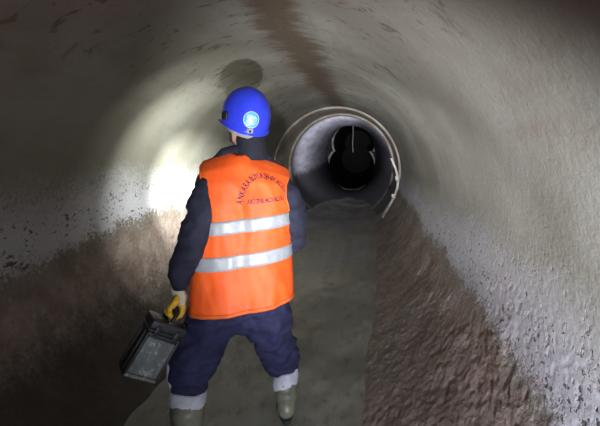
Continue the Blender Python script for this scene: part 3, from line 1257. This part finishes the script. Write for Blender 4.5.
# --- gloves: palm and cuff in cream knit, fingers coated yellow
def glove(wr, grip, bar, spread=0.0205):
    """wr: wrist, grip: centre of the bar held, bar: direction of that bar (index finger at +bar)"""
    d = (grip - wr).normalized()
    bar = (bar - d * bar.dot(d)).normalized()
    tv = bar.cross(d).normalized()            # towards the back of the hand
    s = Soup()
    kn = grip - d * 0.030 + tv * 0.024
    s.tube([wr - d * 0.045, wr - d * 0.02, wr], [0.037, 0.036, 0.034], 16)
    for o_ in (-1.5, -0.5, 0.5, 1.5):
        s.tube([wr + bar * o_ * 0.010, wr.lerp(kn, 0.5) + bar * o_ * 0.018 + tv * 0.004, kn + bar * o_ * spread], [0.024, 0.021, 0.015], 10)
    s.ball(wr.lerp(kn, 0.62), 0.036)
    g = link('glove', s.skinned(0.005, 5), 'glove_cream', man)
    for i, o_ in enumerate((-1.5, -0.5, 0.5, 1.5)):
        c = grip + bar * o_ * spread
        L = (0.86, 0.97, 1.0, 0.95)[i]
        r = 0.029
        pts = [kn + bar * o_ * spread - d * 0.004]
        for a in (10, 45, 85, 125, 160, 195):
            an = math.radians(a * L)
            pts.append(c + tv * r * math.cos(an) + d * r * math.sin(an))
        link('finger', Soup().tube(pts, [0.0135, 0.0135, 0.013, 0.0125, 0.012, 0.0115, 0.0105], 12).mesh(), 'glove_yellow', g)
    th = [wr.lerp(grip, 0.40) + bar * 0.030 - tv * 0.006, wr.lerp(grip, 0.68) + bar * 0.046 - tv * 0.022,
          grip - d * 0.020 + bar * 0.044 - tv * 0.033, grip + d * 0.008 + bar * 0.032 - tv * 0.034]
    link('thumb', Soup().tube(th, [0.017, 0.015, 0.0135, 0.011], 12).mesh(), 'glove_yellow', g)
    return g


CY = math.radians(38)
CL = math.radians(33)
cw = Vector((math.cos(CY), math.sin(CY), 0))
cn = Vector((math.sin(CY), -math.cos(CY), 0))          # towards the camera
cu = Vector((0, 0, 1)) * math.cos(CL) + cw * math.sin(CL)
cx_ = cw * math.cos(CL) - Vector((0, 0, 1)) * math.sin(CL)
GRIP = px(174.5, 310, 1.935)
glove(WR_L, GRIP, cn)
glove(WR_R, WR_R + FV * 0.075 + Vector((0, 0, 0.03)), Vector((0.15, 0.1, 1)))

# ------------------------------------------------------------------ the case carried in the left hand
CWD, CHT, CDP = 0.086, 0.126, 0.062           # half sizes across, up, depth
CTOP = GRIP - cu * 0.050 - cn * 0.000          # centre of the case's top
CC = CTOP - cu * CHT
case = empty('equipment_case', CC - cu * CHT)
tag(case, 'dark grey splashed equipment case carried by the worker, hanging tilted', 'case')
s = Soup().box(CC - cu * 0.020, cx_ * CWD * 0.93, cn * CDP, cu * (CHT - 0.022))
link('body', s.bevelled(0.010, 3), 'case', case)
s = Soup().box(CTOP - cu * 0.020, cx_ * CWD, cn * (CDP + 0.008), cu * 0.021)
lid = link('lid', s.bevelled(0.008, 3), 'case', case)
s = Soup().box(CTOP - cu * 0.044, cx_ * (CWD + 0.003), cn * (CDP + 0.011), cu * 0.004)
link('lid_seam', s.bevelled(0.003, 2), 'case', lid)
fc = CC + cn * (CDP + 0.001) - cu * 0.020
s = Soup().box(fc - cu * 0.006, cx_ * (CWD * 0.80), cn * 0.004, cu * (CHT - 0.048))
link('panel', s.bevelled(0.003, 2), 'panel', case)
# raised frame round the panel
for sx, hx, hz, oz in ((-1, 0.007, CHT - 0.032, 0), (1, 0.007, CHT - 0.032, 0)):
    s = Soup().box(fc + cx_ * sx * (CWD * 0.86), cx_ * hx, cn * 0.009, cu * hz)
    link('frame_bar', s.bevelled(0.004, 2), 'case', case)
for sz in (-1, 1):
    s = Soup().box(fc - cu * 0.004 + cu * sz * (CHT - 0.037), cx_ * (CWD * 0.86), cn * 0.009, cu * 0.007)
    link('frame_bar', s.bevelled(0.004, 2), 'case' if sz > 0 else 'panel', case)
# ribs on the side that shows
for k in (-0.5, 0.5):
    s = Soup().box(CC - cu * 0.02 - cx_ * (CWD * 0.94) + cn * k * CDP * 1.1, cx_ * 0.006, cn * 0.008, cu * (CHT - 0.04))
    link('side_rib', s.bevelled(0.003, 2), 'case', case)
# latches and handle
for k in (-0.55, 0.55):
    lp = CTOP - cu * 0.040 + cx_ * k * CWD + cn * (CDP + 0.013)
    la = link('latch', Soup().box(lp, cx_ * 0.012, cn * 0.004, cu * 0.020).bevelled(0.003, 2), 'case', case)
    link('latch_pin', Soup().tube([lp - cx_ * 0.014 - cu * 0.012 + cn * 0.004, lp + cx_ * 0.014 - cu * 0.012 + cn * 0.004], 0.003, 8).mesh(), 'case', la)
hp = [CTOP - cu * 0.004 + cn * 0.058, CTOP + cu * 0.025 + cn * 0.056, CTOP + cu * 0.046 + cn * 0.058, GRIP + cn * 0.035, GRIP - cn * 0.035,
      CTOP + cu * 0.046 - cn * 0.058, CTOP + cu * 0.025 - cn * 0.056, CTOP - cu * 0.004 - cn * 0.058]
hd = link('handle', Soup().tube(hp, 0.0095, 12).mesh(), 'black', case)
link('grip_sleeve', Soup().tube([GRIP + cn * 0.048, GRIP - cn * 0.048], 0.0135, 14).mesh(), 'black', hd)
for sg in (-1, 1):
    link('handle_bracket', Soup().box(CTOP + cn * sg * 0.058 + cu * 0.004, cx_ * 0.018, cn * 0.010, cu * 0.007).bevelled(0.003, 2), 'case', hd)
